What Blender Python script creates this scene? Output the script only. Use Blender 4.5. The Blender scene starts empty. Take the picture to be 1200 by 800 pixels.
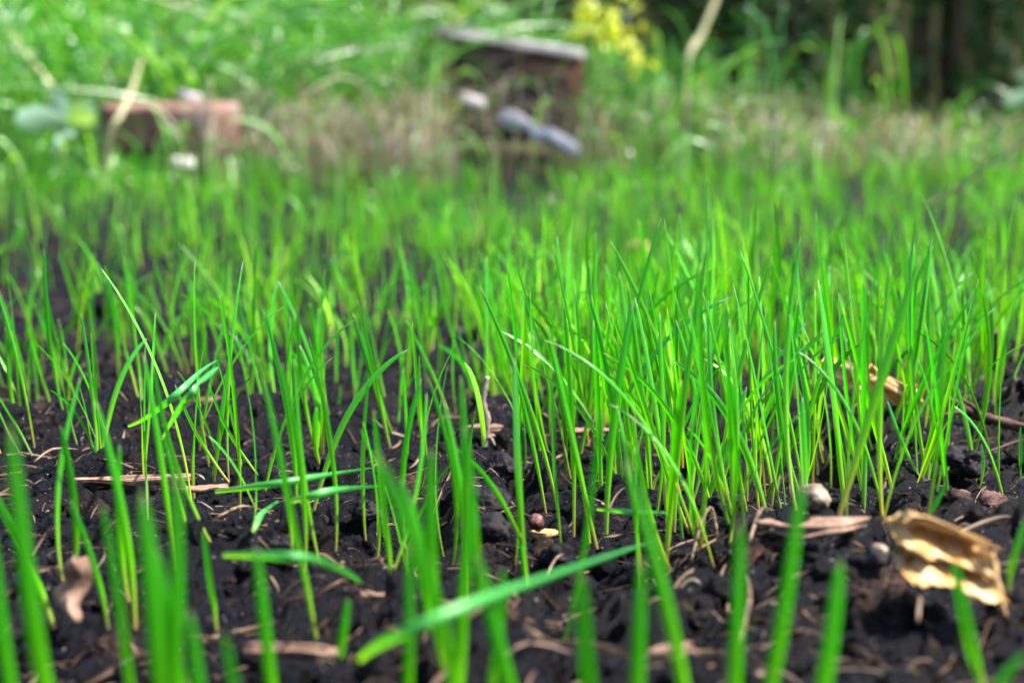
import bpy, math, random
import numpy as np
from mathutils import Vector

# ------------------------------------------------------------------ scene, camera, light
scene = bpy.context.scene
col = scene.collection
H, PITCH, F = 0.095, math.radians(7.2), 1200 * 50 / 36
cd = bpy.data.cameras.new('camera'); cam = bpy.data.objects.new('camera', cd); col.objects.link(cam)
cam.location = (0, 0, H); cam.rotation_euler = (math.pi / 2 - PITCH, 0, 0)
cd.lens = 50; cd.sensor_width = 36; cd.clip_start = 0.01; cd.clip_end = 500
cd.dof.use_dof = True; cd.dof.focus_distance = 0.405; cd.dof.aperture_fstop = 10.5
cd.dof.aperture_blades = 9
scene.camera = cam

SUN_EL, SUN_AZ = math.radians(55), math.radians(100)      # azimuth from +Y (ahead) towards +X
world = bpy.data.worlds.new('World'); scene.world = world; world.use_nodes = True
wn = world.node_tree; bg = wn.nodes['Background']
sky = wn.nodes.new('ShaderNodeTexSky'); sky.sky_type = 'NISHITA'; sky.sun_disc = False
sky.sun_elevation = SUN_EL; sky.sun_rotation = SUN_AZ; sky.air_density = 1.0; sky.dust_density = 2.5
wn.links.new(sky.outputs[0], bg.inputs[0]); bg.inputs[1].default_value = 0.10
sl = bpy.data.lights.new('sun', 'SUN'); sl.energy = 5.0; sl.angle = math.radians(2.5); sl.color = (1, .95, .86)
sun = bpy.data.objects.new('sun', sl); col.objects.link(sun)
sd = Vector((math.sin(SUN_AZ) * math.cos(SUN_EL), math.cos(SUN_AZ) * math.cos(SUN_EL), math.sin(SUN_EL)))
sun.rotation_euler = sd.to_track_quat('Z', 'Y').to_euler(); sun.location = sd * 10
scene.view_settings.view_transform = 'Standard'; scene.view_settings.look = 'None'
scene.view_settings.exposure = 2.15; scene.view_settings.gamma = 1
scene.cycles.use_denoising = True
scene.cycles.max_bounces = 8; scene.cycles.transmission_bounces = 5
scene.cycles.sample_clamp_indirect = 6

rng = np.random.default_rng(11)
random.seed(5)

# ------------------------------------------------------------------ noise
def hsh(ix, iy, seed):
    h = (ix.astype(np.int64) * 374761393 + iy.astype(np.int64) * 668265263 + seed * 1274126177) & 0xffffffff
    h = ((h ^ (h >> 13)) * 1274126177) & 0xffffffff
    h = ((h ^ (h >> 16)) * 2246822519) & 0xffffffff
    return ((h ^ (h >> 15)) & 0xffffff) / float(0x1000000)

def vnoise(x, y, s, seed=0):
    x = np.asarray(x, float) / s; y = np.asarray(y, float) / s
    ix, iy = np.floor(x), np.floor(y); fx, fy = x - ix, y - iy
    fx = fx * fx * fx * (fx * (fx * 6 - 15) + 10); fy = fy * fy * fy * (fy * (fy * 6 - 15) + 10)
    a, b = hsh(ix, iy, seed), hsh(ix + 1, iy, seed)
    c, d = hsh(ix, iy + 1, seed), hsh(ix + 1, iy + 1, seed)
    return (a * (1 - fx) + b * fx) * (1 - fy) + (c * (1 - fx) + d * fx) * fy     # 0..1

def domes(x, y, s, seed=0, stretch=1.0):
    wx = x + (vnoise(x, y, s * .6, seed + 9) - .5) * s * .55
    wy = y + (vnoise(x, y, s * .6, seed + 19) - .5) * s * .55
    px, py = wx / s / stretch, wy / s
    ix, iy = np.floor(px), np.floor(py)
    out = np.zeros_like(px)
    for dx in (-1, 0, 1):
        for dy in (-1, 0, 1):
            cx, cy = ix + dx, iy + dy
            jx, jy = hsh(cx, cy, seed), hsh(cx, cy, seed + 1)
            r = .4 + .5 * hsh(cx, cy, seed + 2); k = .35 + .65 * hsh(cx, cy, seed + 3)
            d2 = (px - cx - jx) ** 2 + (py - cy - jy) ** 2
            out = np.maximum(out, k * r * np.sqrt(np.clip(1 - d2 / r ** 2, 0, 1)))
    return out

def sstep(a, b, t):
    t = np.clip((t - a) / (b - a), 0, 1); return t * t * (3 - 2 * t)

def gauss(x, y, cx, cy, sx, sy):
    return np.exp(-((x - cx) / sx) ** 2 - ((y - cy) / sy) ** 2)

def profile(x, y):
    x = np.asarray(x, float); y = np.asarray(y, float)
    z = .055 * sstep(1.0, 1.9, y)
    z = z + (.20 * sstep(2.05, 3.3, y)) * (1 - .62 * sstep(-.1, .9, x))
    z = z + .009 * gauss(x, y, .095, .315, .06, .05) + .004 * gauss(x, y, .155, .33, .05, .06)
    z = z + .013 * gauss(x, y, .215, .49, .05, .07) + .006 * gauss(x, y, -.13, .70, .09, .05)
    z = z + .007 * gauss(x, y, -.12, .50, .06, .03)
    near = 1 - sstep(1.2, 2.4, y)
    z = z + (vnoise(x, y, .085, 3) - .5) * .016 * near + (vnoise(x, y, .035, 4) - .5) * .007 * near
    z = z + (vnoise(x, y, .5, 5) - .5) * .05 * sstep(1.3, 2.6, y)
    return z

def height(x, y):
    x = np.asarray(x, float); y = np.asarray(y, float)
    z = profile(x, y)
    a = sstep(.35, .62, vnoise(x, y, .03, 40))
    z = z + .0105 * domes(x, y, .017, 50) * (.25 + 1.1 * a) + .0066 * domes(x, y, .0085, 60, 1.25) * (.5 + .6 * a)
    z = z + .0034 * domes(x, y, .0038, 70) + .0016 * domes(x, y, .0019, 80)
    z = z + .0022 * (vnoise(x, y, .005, 90) - .5)
    return z - .0074

def ray(px, py):
    x, u = (px - 600) / F, -(py - 400) / F
    return np.array([x, math.cos(PITCH) + u * math.sin(PITCH), -math.sin(PITCH) + u * math.cos(PITCH)])
def at(px, py, D):
    """the world point seen at a photograph position, D metres ahead of the camera"""
    d = ray(px, py); return np.array([0, 0, H]) + d * (D / d[1])
def ground(px, py):
    d = ray(px, py); t = .12
    while t < 6:
        p = np.array([0, 0, H]) + d * t
        if p[2] < float(profile(p[0], p[1])) + .002: return p
        t += .002
    return p
def to_px(p):
    v = np.asarray(p) - np.array([0, 0, H])
    c, s = math.cos(PITCH), math.sin(PITCH)
    dep = v[1] * c - v[2] * s; up = v[1] * s + v[2] * c
    return 600 + F * v[0] / dep, 400 - F * up / dep

# ------------------------------------------------------------------ object helpers
def link(name, me, mat, parent=None, smooth=True):
    if mat is not None:
        for m in (mat if isinstance(mat, (list, tuple)) else [mat]): me.materials.append(m)
    if smooth: me.shade_smooth()
    o = bpy.data.objects.new(name, me); col.objects.link(o)
    if parent is not None: o.parent = parent
    return o
def tag(o, label=None, cat=None, group=None, kind=None):
    if label: o['label'] = label
    if cat: o['category'] = cat
    if group: o['group'] = group
    if kind: o['kind'] = kind
    return o
def empty(name, loc):
    o = bpy.data.objects.new(name, None); o.location = loc; o.empty_display_size = .01; col.objects.link(o); return o

def mesh_from(name, V, Fq, uv=None, rnd=None):
    """V (n,3), Fq (m,k) with one k, uv per vertex (n,2), rnd per vertex"""
    me = bpy.data.meshes.new(name)
    V = np.asarray(V, np.float32); Fq = np.asarray(Fq, np.int32); k = Fq.shape[1]
    me.vertices.add(len(V)); me.vertices.foreach_set('co', V.ravel())
    me.loops.add(Fq.size); me.loops.foreach_set('vertex_index', Fq.ravel())
    me.polygons.add(len(Fq)); me.polygons.foreach_set('loop_start', np.arange(0, Fq.size, k, dtype=np.int32))
    me.update(calc_edges=True)
    if uv is not None:
        l = me.uv_layers.new(name='UVMap'); l.data.foreach_set('uv', np.asarray(uv, np.float32)[Fq.ravel()].ravel())
    if rnd is not None:
        a = me.attributes.new('rnd', 'FLOAT', 'POINT'); a.data.foreach_set('value', np.asarray(rnd, np.float32))
    me.validate(); return me

def blade_arrays(P, width, rnd, face, S=12, A=5, roll0=5.0, roll1=1.0, wbase=.55, blunt=.35, centre=None):
    """P (N,4,3) bezier control points -> leaf blades rolled at the base, open above"""
    N = len(P); t = np.linspace(0, 1, S + 1)[None, :, None]
    B = ((1 - t) ** 3) * P[:, None, 0] + 3 * ((1 - t) ** 2) * t * P[:, None, 1] + 3 * (1 - t) * t * t * P[:, None, 2] + t ** 3 * P[:, None, 3]
    T = 3 * ((1 - t) ** 2) * (P[:, None, 1] - P[:, None, 0]) + 6 * (1 - t) * t * (P[:, None, 2] - P[:, None, 1]) + 3 * t * t * (P[:, None, 3] - P[:, None, 2])
    T /= np.linalg.norm(T, axis=2, keepdims=True) + 1e-9
    fv = np.stack([np.cos(face), np.sin(face), np.full(N, .15)], 1)[:, None, :]
    side = np.cross(T, np.broadcast_to(fv, T.shape)); side /= np.linalg.norm(side, axis=2, keepdims=True) + 1e-9
    nor = np.cross(side, T)
    ts = t[0, :, 0]
    w = wbase + (1 - wbase) * sstep(.0, .45, ts)
    e = np.clip((ts - .55) / .45, 0, 1)
    w = w * (1 - .30 * e) * np.sqrt(np.clip(1 - e ** 6, 0, 1))
    w[-1] = .10
    ang = roll0 + (roll1 - roll0) * sstep(.05, .5, ts)            # total arc of the section
    rad = 1 / (2 * np.sin(np.minimum(ang, math.pi) / 2))          # radius for chord 1
    rad = np.minimum(rad, 3)
    a = (np.linspace(-.5, .5, A))[None, :] * ang[:, None]         # S+1, A
    ox = np.sin(a) * rad[:, None]; oy = (1 - np.cos(a)) * rad[:, None]
    W = (np.asarray(width)[:, None] * w[None, :])                  # N,S+1
    V = B[:, :, None, :] + side[:, :, None, :] * (ox[None] * W[:, :, None])[..., None] + nor[:, :, None, :] * (oy[None] * W[:, :, None])[..., None]
    u = np.broadcast_to(np.linspace(0, 1, A)[None, None, :], V.shape[:3]); v = np.broadcast_to(ts[None, :, None], V.shape[:3])
    i = np.arange(S)[:, None] * A + np.arange(A - 1)[None, :]
    q = np.stack([i, i + 1, i + A + 1, i + A], -1).reshape(-1, 4)
    Q = (q[None] + (np.arange(N) * (S + 1) * A)[:, None, None]).reshape(-1, 4)
    R = np.broadcast_to(np.asarray(rnd)[:, None, None], V.shape[:3])
    return V.reshape(-1, 3), Q, np.stack([u, v], -1).reshape(-1, 2), R.reshape(-1)
def blades(name, P, width, rnd, face, **k):
    return mesh_from(name, *blade_arrays(np.asarray(P, float), width, rnd, face, **k))

def rock(name, loc, size, seed, sub=3, rough=.25, flat=.75, freq=1.3):
    import bmesh
    bm = bmesh.new(); bmesh.ops.create_icosphere(bm, subdivisions=sub, radius=1)
    from mathutils import noise
    for v in bm.verts:
        p = v.co * freq + Vector((seed * 7.1, seed * 3.3, seed))
        k = 1 + rough * noise.noise(p) + rough * .5 * noise.noise(p * 2.7) + rough * .3 * noise.noise(p * 6)
        v.co = Vector((v.co.x * size[0] * k, v.co.y * size[1] * k, v.co.z * size[2] * flat * k))
    me = bpy.data.meshes.new(name); bm.to_mesh(me); bm.free(); return me

# ------------------------------------------------------------------ materials
def new_mat(name):
    m = bpy.data.materials.new(name); m.use_nodes = True
    nt = m.node_tree; return m, nt, nt.nodes['Principled BSDF'], nt.nodes['Material Output']
def ramp(nt, fac, stops, interp='LINEAR'):
    r = nt.nodes.new('ShaderNodeValToRGB'); r.color_ramp.interpolation = interp
    e = r.color_ramp.elements
    while len(e) < len(stops): e.new(.5)
    for i, (p, c) in enumerate(stops): e[i].position = p; e[i].color = (*c, 1) if len(c) == 3 else c
    nt.links.new(fac, r.inputs[0]); return r.outputs[0]
def mixc(nt, a, b, fac, mode='MIX'):
    m = nt.nodes.new('ShaderNodeMix'); m.data_type = 'RGBA'; m.blend_type = mode
    for s, v in ((m.inputs[0], fac), (m.inputs[6], a), (m.inputs[7], b)):
        if hasattr(v, 'links'): nt.links.new(v, s)
        elif isinstance(v, tuple): s.default_value = (*v, 1)
        else: s.default_value = v
    return m.outputs[2]
def attr(nt, name):
    a = nt.nodes.new('ShaderNodeAttribute'); a.attribute_name = name; return a.outputs['Fac']
def uvv(nt):
    u = nt.nodes.new('ShaderNodeUVMap'); s = nt.nodes.new('ShaderNodeSeparateXYZ'); nt.links.new(u.outputs[0], s.inputs[0]); return u.outputs[0], s.outputs[0], s.outputs[1]
def noise_tex(nt, scale, detail=4, rough=.6, vec=None, coord='Object'):
    n = nt.nodes.new('ShaderNodeTexNoise'); n.inputs['Scale'].default_value = scale; n.inputs['Detail'].default_value = detail; n.inputs['Roughness'].default_value = rough
    if vec is None:
        c = nt.nodes.new('ShaderNodeNewGeometry'); vec = c.outputs['Position']
    nt.links.new(vec, n.inputs['Vector']); return n.outputs['Fac']
def scale_vec(nt, vec, s):
    m = nt.nodes.new('ShaderNodeMapping'); m.inputs['Scale'].default_value = s; nt.links.new(vec, m.inputs['Vector']); return m.outputs[0]
def bump(nt, b, h, dist, strength=1):
    n = nt.nodes.new('ShaderNodeBump'); n.inputs['Distance'].default_value = dist; n.inputs['Strength'].default_value = strength
    nt.links.new(h, n.inputs['Height']); nt.links.new(n.outputs[0], b.inputs['Normal']); return n.outputs[0]

def leaf_mat(name, stops_len, stops_rnd, trans=.42, rough=.24, spec=.6, tint=1.0, stripes=22):
    m, nt, b, out = new_mat(name)
    uv, u, v = uvv(nt)
    c = ramp(nt, v, stops_len)
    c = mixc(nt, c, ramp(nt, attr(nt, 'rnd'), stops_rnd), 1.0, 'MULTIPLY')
    st = noise_tex(nt, 1, 2, .5, scale_vec(nt, uv, (stripes, 1.2, 1)))
    c = mixc(nt, c, ramp(nt, st, [(.3, (.55, .62, .5)), (.7, (1.1, 1.08, 1.1))]), .8, 'MULTIPLY')
    nt.links.new(c, b.inputs['Base Color']); b.inputs['Roughness'].default_value = rough
    b.inputs['Specular IOR Level'].default_value = spec
    nb = bump(nt, b, st, .0002, .6)
    t = nt.nodes.new('ShaderNodeBsdfTranslucent')
    tc = mixc(nt, c, (1.4, 1.6, .12), 1.0, 'MULTIPLY'); nt.links.new(tc, t.inputs['Color'])
    mx = nt.nodes.new('ShaderNodeMixShader'); mx.inputs[0].default_value = trans
    nt.links.new(b.outputs[0], mx.inputs[1]); nt.links.new(t.outputs[0], mx.inputs[2]); nt.links.new(mx.outputs[0], out.inputs[0])
    return m

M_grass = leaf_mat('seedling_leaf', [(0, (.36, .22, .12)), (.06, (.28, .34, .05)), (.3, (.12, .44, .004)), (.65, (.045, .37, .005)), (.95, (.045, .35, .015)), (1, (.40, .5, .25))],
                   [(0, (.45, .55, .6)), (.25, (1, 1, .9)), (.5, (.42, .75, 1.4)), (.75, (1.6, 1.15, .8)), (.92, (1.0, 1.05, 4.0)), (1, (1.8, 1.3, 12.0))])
M_fallen = leaf_mat('limp_leaf', [(0, (.16, .34, .05)), (.3, (.06, .33, .05)), (1, (.06, .34, .11))], [(0, (.9, .9, .9)), (1, (1.1, 1.1, 1.2))], trans=.35, rough=.3)
M_field = leaf_mat('field_leaf', [(0, (.20, .26, .04)), (.3, (.13, .42, .004)), (1, (.08, .40, .01))],
                   [(0, (.35, .45, .4)), (.3, (.8, .85, .8)), (.55, (.6, .9, 1.2)), (.8, (1.9, 1.2, .8)), (.93, (1.8, 1.4, 5)), (1, (4.5, 2.2, 14))], stripes=8)  # palest random tint paints sunlit glints on a few blades
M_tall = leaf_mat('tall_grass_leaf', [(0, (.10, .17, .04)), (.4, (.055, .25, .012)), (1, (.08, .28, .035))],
                  [(0, (.3, .4, .4)), (.35, (.8, .9, .8)), (.55, (.7, .9, 2.2)), (.72, (1.8, 1.3, 1.2)), (.84, (3.4, 1.8, 7)), (1, (6, 2.6, 14))], stripes=6, trans=.45)  # palest bluish tints put reflected light into the blade colour
M_straw = leaf_mat('dead_grass', [(0, (.20, .165, .14)), (1, (.40, .36, .315))], [(0, (.45, .4, .4)), (.5, (1, .95, .9)), (1, (1.35, 1.3, 1.3))], trans=.25, rough=.7, spec=.2, stripes=10)
M_fibre = leaf_mat('plant_fibre', [(0, (.05, .03, .021)), (.5, (.10, .063, .044)), (1, (.06, .036, .025))], [(0, (.35, .3, .3)), (.5, (.9, .8, .75)), (.9, (1.35, 1.3, 1.2)), (1, (1.5, 1.5, 1.5))], trans=.08, rough=.6, spec=.3, stripes=5)

def soil_mat():
    m, nt, b, out = new_mat('soil')
    g = nt.nodes.new('ShaderNodeNewGeometry').outputs['Position']
    n1 = noise_tex(nt, 45, 6, .65, g); n2 = noise_tex(nt, 420, 5, .7, g)
    n3 = noise_tex(nt, 1, 5, .65, scale_vec(nt, g, (60, 240, 200)))
    c = ramp(nt, n1, [(.38, (.0012, .0015, .0044)), (.52, (.0022, .0025, .0060)), (.62, (.009, .0060, .0066)), (.70, (.04, .021, .015))])
    c = mixc(nt, c, ramp(nt, n2, [(.35, (.4, .4, .48)), (.52, (1, 1, 1)), (.68, (3.2, 2.7, 2.5))]), 1.0, 'MULTIPLY')
    c = mixc(nt, c, (.10, .06, .045), ramp(nt, n3, [(.6, (0, 0, 0)), (.68, (.4, .4, .4))]))
    n4 = noise_tex(nt, 900, 2, .5, g)
    c = mixc(nt, c, (.22, .21, .24), ramp(nt, n4, [(.70, (0, 0, 0)), (.73, (.8, .8, .8))]))
    nt.links.new(c, b.inputs['Base Color'])
    r = ramp(nt, n2, [(.35, (.26, .26, .26)), (.6, (.75, .75, .75))]); nt.links.new(r, b.inputs['Roughness'])
    b.inputs['Specular IOR Level'].default_value = .12
    n5 = noise_tex(nt, 1500, 5, .75, g)
    bump(nt, b, n5, .002, 1.0)
    return m
M_soil = soil_mat()

def simple_mat(name, stops, scale=60, rough=.7, spec=.4, bd=.0004, stretch=(1, 1, 1), bscale=3, detail=5, coord='Object'):
    m, nt, b, out = new_mat(name)
    tc = nt.nodes.new('ShaderNodeTexCoord')
    v = scale_vec(nt, tc.outputs[coord], tuple(s * scale for s in stretch))
    n = noise_tex(nt, 1, detail, .62, v)
    nt.links.new(ramp(nt, n, stops), b.inputs['Base Color'])
    b.inputs['Roughness'].default_value = rough; b.inputs['Specular IOR Level'].default_value = spec
    bump(nt, b, noise_tex(nt, bscale, 5, .65, v), bd, .8)
    return m
M_clod = simple_mat('damp_clod', [(.3, (.004, .004, .006)), (.55, (.009, .008, .011)), (.72, (.022, .015, .015))], 160, .7, .12, .0012)
M_pebble = simple_mat('pebble', [(.3, (.02, .017, .02)), (.7, (.06, .05, .052))], 200, .55)
M_palestone = simple_mat('pale_stone', [(.38, (.03, .022, .015)), (.5, (.10, .075, .05)), (.62, (.20, .16, .12))], 260, .6)
M_bark = simple_mat('bark', [(.3, (.02, .01, .009)), (.5, (.07, .036, .028)), (.7, (.16, .10, .08))], 130, .75, .3, .0008, (.35, 1.2, 1.8))
M_dtwig = simple_mat('dark_twig', [(.35, (.018, .008, .008)), (.7, (.085, .04, .035))], 300, .7, .15, .0004, (.3, 1, 1))
M_gtwig = simple_mat('grey_stalk', [(.35, (.04, .027, .022)), (.5, (.15, .12, .105)), (.7, (.28, .24, .22))], 350, .8, .2, .0005, (1, 1, .3))
M_husk = simple_mat('husk', [(.35, (.03, .008, .008)), (.6, (.07, .018, .018)), (.75, (.13, .06, .05))], 300, .5)
M_tan = simple_mat('tan_flake', [(.3, (.05, .025, .02)), (.5, (.15, .09, .065)), (.7, (.28, .19, .145))], 90, .75, .2, .0005, (2, 1, .4))

def dryleaf_mat():
    m, nt, b, out = new_mat('dry_leaf')
    uv, u, v = uvv(nt)
    tc = nt.nodes.new('ShaderNodeTexCoord').outputs['Object']
    st = noise_tex(nt, 1, 5, .6, scale_vec(nt, uv, (5.5, 7, 1)))
    c = ramp(nt, st, [(.30, (.60, .48, .31)), (.46, (.55, .38, .19)), (.54, (.55, .32, .10)), (.66, (.30, .11, .02)), (.78, (.14, .045, .012))])
    nfine = noise_tex(nt, 1, 4, .6, scale_vec(nt, uv, (6, 60, 1)))
    c = mixc(nt, c, ramp(nt, nfine, [(.3, (.75, .72, .68)), (.65, (1.05, 1.05, 1.05))]), 1.0, 'MULTIPLY')
    nt.links.new(c, b.inputs['Base Color']); b.inputs['Roughness'].default_value = .55; b.inputs['Specular IOR Level'].default_value = .35
    bump(nt, b, nfine, .0008, .7)
    t = nt.nodes.new('ShaderNodeBsdfTranslucent'); nt.links.new(c, t.inputs['Color'])
    mx = nt.nodes.new('ShaderNodeMixShader'); mx.inputs[0].default_value = .22
    nt.links.new(b.outputs[0], mx.inputs[1]); nt.links.new(t.outputs[0], mx.inputs[2]); nt.links.new(mx.outputs[0], out.inputs[0])
    return m
M_dry = dryleaf_mat()

# ------------------------------------------------------------------ the ground
def ground_mesh():
    ys = [.10]
    while ys[-1] < 2.4: ys.append(ys[-1] + .00078 * max(1, (ys[-1] / .5) ** 1.7))
    ys = np.array(ys)
    nx = 780; s = np.linspace(-1, 1, nx)
    half = .16 + .62 * ys
    X = s[None, :] * half[:, None] * 1.0; Y = np.broadcast_to(ys[:, None], X.shape)
    Z = height(X, Y)
    V = np.stack([X, Y, Z], -1).reshape(-1, 3)
    n, m = X.shape
    i = (np.arange(n - 1)[:, None] * m + np.arange(m - 1)[None, :])
    Q = np.stack([i, i + 1, i + m + 1, i + m], -1).reshape(-1, 4)
    return mesh_from('soil_bed', V, Q)
g = link('soil_bed', ground_mesh(), M_soil); tag(g, 'dark crumbly soil of the freshly sown bed', kind='structure')

M_earth = simple_mat('rough_ground', [(.35, (.02, .016, .010)), (.55, (.05, .045, .022)), (.7, (.07, .08, .03))], 9, .9, .2, .01, coord='Object')
def far_ground():
    a = np.concatenate([np.linspace(-60, -6, 10), np.linspace(-5, 5, 160), np.linspace(6, 60, 10)])
    b = np.concatenate([np.linspace(-60, -3, 8), np.linspace(-2.5, 2.2, 60), np.linspace(2.25, 8, 120), np.linspace(9, 90, 12)])
    X, Y = np.meshgrid(a, b); Z = profile(X, Y)
    inside = (Y > .0) & (Y < 2.40)
    Z = np.where(inside, Z - .03, Z - .004 * (Y <= 0))
    V = np.stack([X, Y, Z], -1).reshape(-1, 3); n, m = X.shape
    i = (np.arange(n - 1)[:, None] * m + np.arange(m - 1)[None, :])
    return mesh_from('ground', V, np.stack([i, i + 1, i + m + 1, i + m], -1).reshape(-1, 4))
tag(link('ground', far_ground(), M_earth), 'garden ground and low bank behind the sown bed', kind='structure')

# ------------------------------------------------------------------ soil crumbs and fibres (uncountable)
def in_view_x(y, k=.62, m=.06): return (rng.random(len(y)) * 2 - 1) * (k * y * .75 + m)
def crumbs(n):
    import bmesh
    bm = bmesh.new(); bmesh.ops.create_icosphere(bm, subdivisions=2, radius=1)
    bm.verts.ensure_lookup_table()
    S0 = np.array([v.co[:] for v in bm.verts]); F0 = np.array([[v.index for v in f.verts] for f in bm.faces]); bm.free()
    y = .2 + 1.25 * rng.random(n) ** 1.5; x = in_view_x(y)
    keep = rng.random(n) < .25 + 1.2 * sstep(.4, .7, vnoise(x, y, .04, 41)); x, y = x[keep], y[keep]; n = len(x)
    r = .0004 + .0020 * rng.random(n) ** 3.2 + (rng.random(n) < .03) * .0042 * rng.random(n)
    r *= (1 + .5 * (y > .8))
    z = height(x, y) + r * .25
    jit = 1 + (rng.random((n, len(S0), 1)) - .5) * .30
    sc = r[:, None] * (1 + (rng.random((n, 3)) - .5) * .8)
    lob = 1 + .28 * np.sin(S0[None] @ (rng.normal(size=(n, 3, 1)) * 2.2) + rng.random((n, 1, 1)) * 6)
    V = S0[None] * jit * lob * sc[:, None, :] + np.stack([x, y, z], 1)[:, None, :]
    Q = (F0[None] + (np.arange(n) * len(S0))[:, None, None]).reshape(-1, 3)
    return mesh_from('soil_crumbs', V.reshape(-1, 3), Q)
tag(link('soil_crumbs', crumbs(26000), M_soil), 'loose dark soil crumbs strewn over the bed', kind='stuff')

def fibres(n, ymin, ymax, mat, name, lmin, lmax, wmin, wmax, label, pale=False, seed=0):
    y = ymin + (ymax - ymin) * rng.random(n) ** 1.4; x = in_view_x(y)
    L = lmin + (lmax - lmin) * rng.random(n) ** 2.2; a = rng.normal(0, .7, n) + (rng.random(n) < .25) * 1.3
    dx, dy = np.cos(a) * L / 2, np.sin(a) * L / 2
    P = np.zeros((n, 4, 3)); bend = rng.normal(0, .22, n) * L
    for k, s in enumerate((-1, -.33, .33, 1)):
        P[:, k, 0] = x + dx * s - np.sin(a) * bend * (1 - s * s); P[:, k, 1] = y + dy * s + np.cos(a) * bend * (1 - s * s)
        P[:, k, 2] = height(P[:, k, 0], P[:, k, 1]) + .0006 + (.002 * rng.random(n) if k in (1, 2) else 0)
    w = wmin + (wmax - wmin) * rng.random(n) ** 2
    me = blades(name, P, w, rng.random(n), rng.random(n) * 6.28, S=7, A=4, roll0=4.2, roll1=2.2, wbase=.7, blunt=.7)
    return tag(link(name, me, mat), label, kind='stuff')
fibres(5600, .2, 1.3, M_fibre, 'plant_fibres', .004, .02, .0003, .0014, 'brown dead roots and fibres lying in the soil')
fibres(220, .25, 1.9, M_straw, 'straw_bits', .004, .02, .0003, .0012, 'short pale straw bits on the dark soil')

# ------------------------------------------------------------------ seedlings: things one could point at
LAND = [((568, 480), 'upright grey stalk'), ((1115, 655), 'big dry leaf'), ((1005, 450), 'half hidden leaf'),
        ((1150, 485), 'dark red twig'), ((80, 690), 'tan leaf flake'), ((952, 582), 'pale round stone'), ((590, 700), 'long fallen blade'),
        ((578, 588), 'big black clod'), ((340, 668), 'limp S-shaped blade'), ((345, 572), 'pale blade lying flat'), ((228, 462), 'folded crossing blades'),
        ((640, 624), 'orange husk sliver'), ((1105, 590), 'reddish bark chip'), ((890, 615), 'pale straw arch'), ((445, 670), 'grey pebble')]
seedlings = []
def spine(base, tip, bow=0, dep=0, limp=0):
    """bezier from base to tip; bow = sideways bulge fraction, dep = bulge in depth, limp = how late it bends over"""
    base, tip = np.asarray(base, float), np.asarray(tip, float)
    d = tip - base; L = np.linalg.norm(d); up = np.array([0, 0, 1.])
    side = np.array([1., 0, 0])
    p1 = base + d * .33 * (1 - limp) + up * L * .33 * limp + side * bow * L + np.array([0, 1., 0]) * dep * L
    p2 = base + d * .68 * (1 - limp) + (up * L * .62 + d * .2) * limp + side * bow * L * .7 + np.array([0, 1., 0]) * dep * L
    return np.array([base, p1, p2, tip])
def seedling(P, w, rnd, face, label=None, name='grass_seedling', mat=None, two=None, cat='seedling', group='grass seedlings standing in the near soil', **k):
    b = P[0].copy()
    kw = dict(S=20, A=7); kw.update(k)
    mt = mat or M_grass
    if two is None:
        me = blades(name, (P - b)[None], [w], [rnd], np.array([face]), **kw)
        o = link(name, me, mt); o.location = b
    else:
        o = empty(name, b)
        link('leaf', blades('leaf', (P - b)[None], [w], [rnd], np.array([face]), **kw), mt, o)
        link('leaf', blades('leaf', (two - b)[None], [w * .8], [min(1, rnd + .05)], np.array([face + 2.2]), **{**kw, 'roll0': 2.6}), mt, o)
        # a thin sheath round the foot of both leaves
        q = b; top = P[0] * .0
        sp = np.array([[0, 0, -.001], (P[1] - b) * .25, (P[1] - b) * .5, (P[1] - b) * .75]); sp[0, 2] = -.001
        link('stem', blades('stem', sp[None], [w * .72], [rnd * .4 + .3], np.array([face + 1]), S=6, A=8, roll0=6.1, roll1=5.4, wbase=.95, blunt=.95), mt, o)
    o['category'] = cat
    if group: o['group'] = group
    if label: o['label'] = label
    seedlings.append((o, P, w, label, two is not None))
    return o

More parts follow.
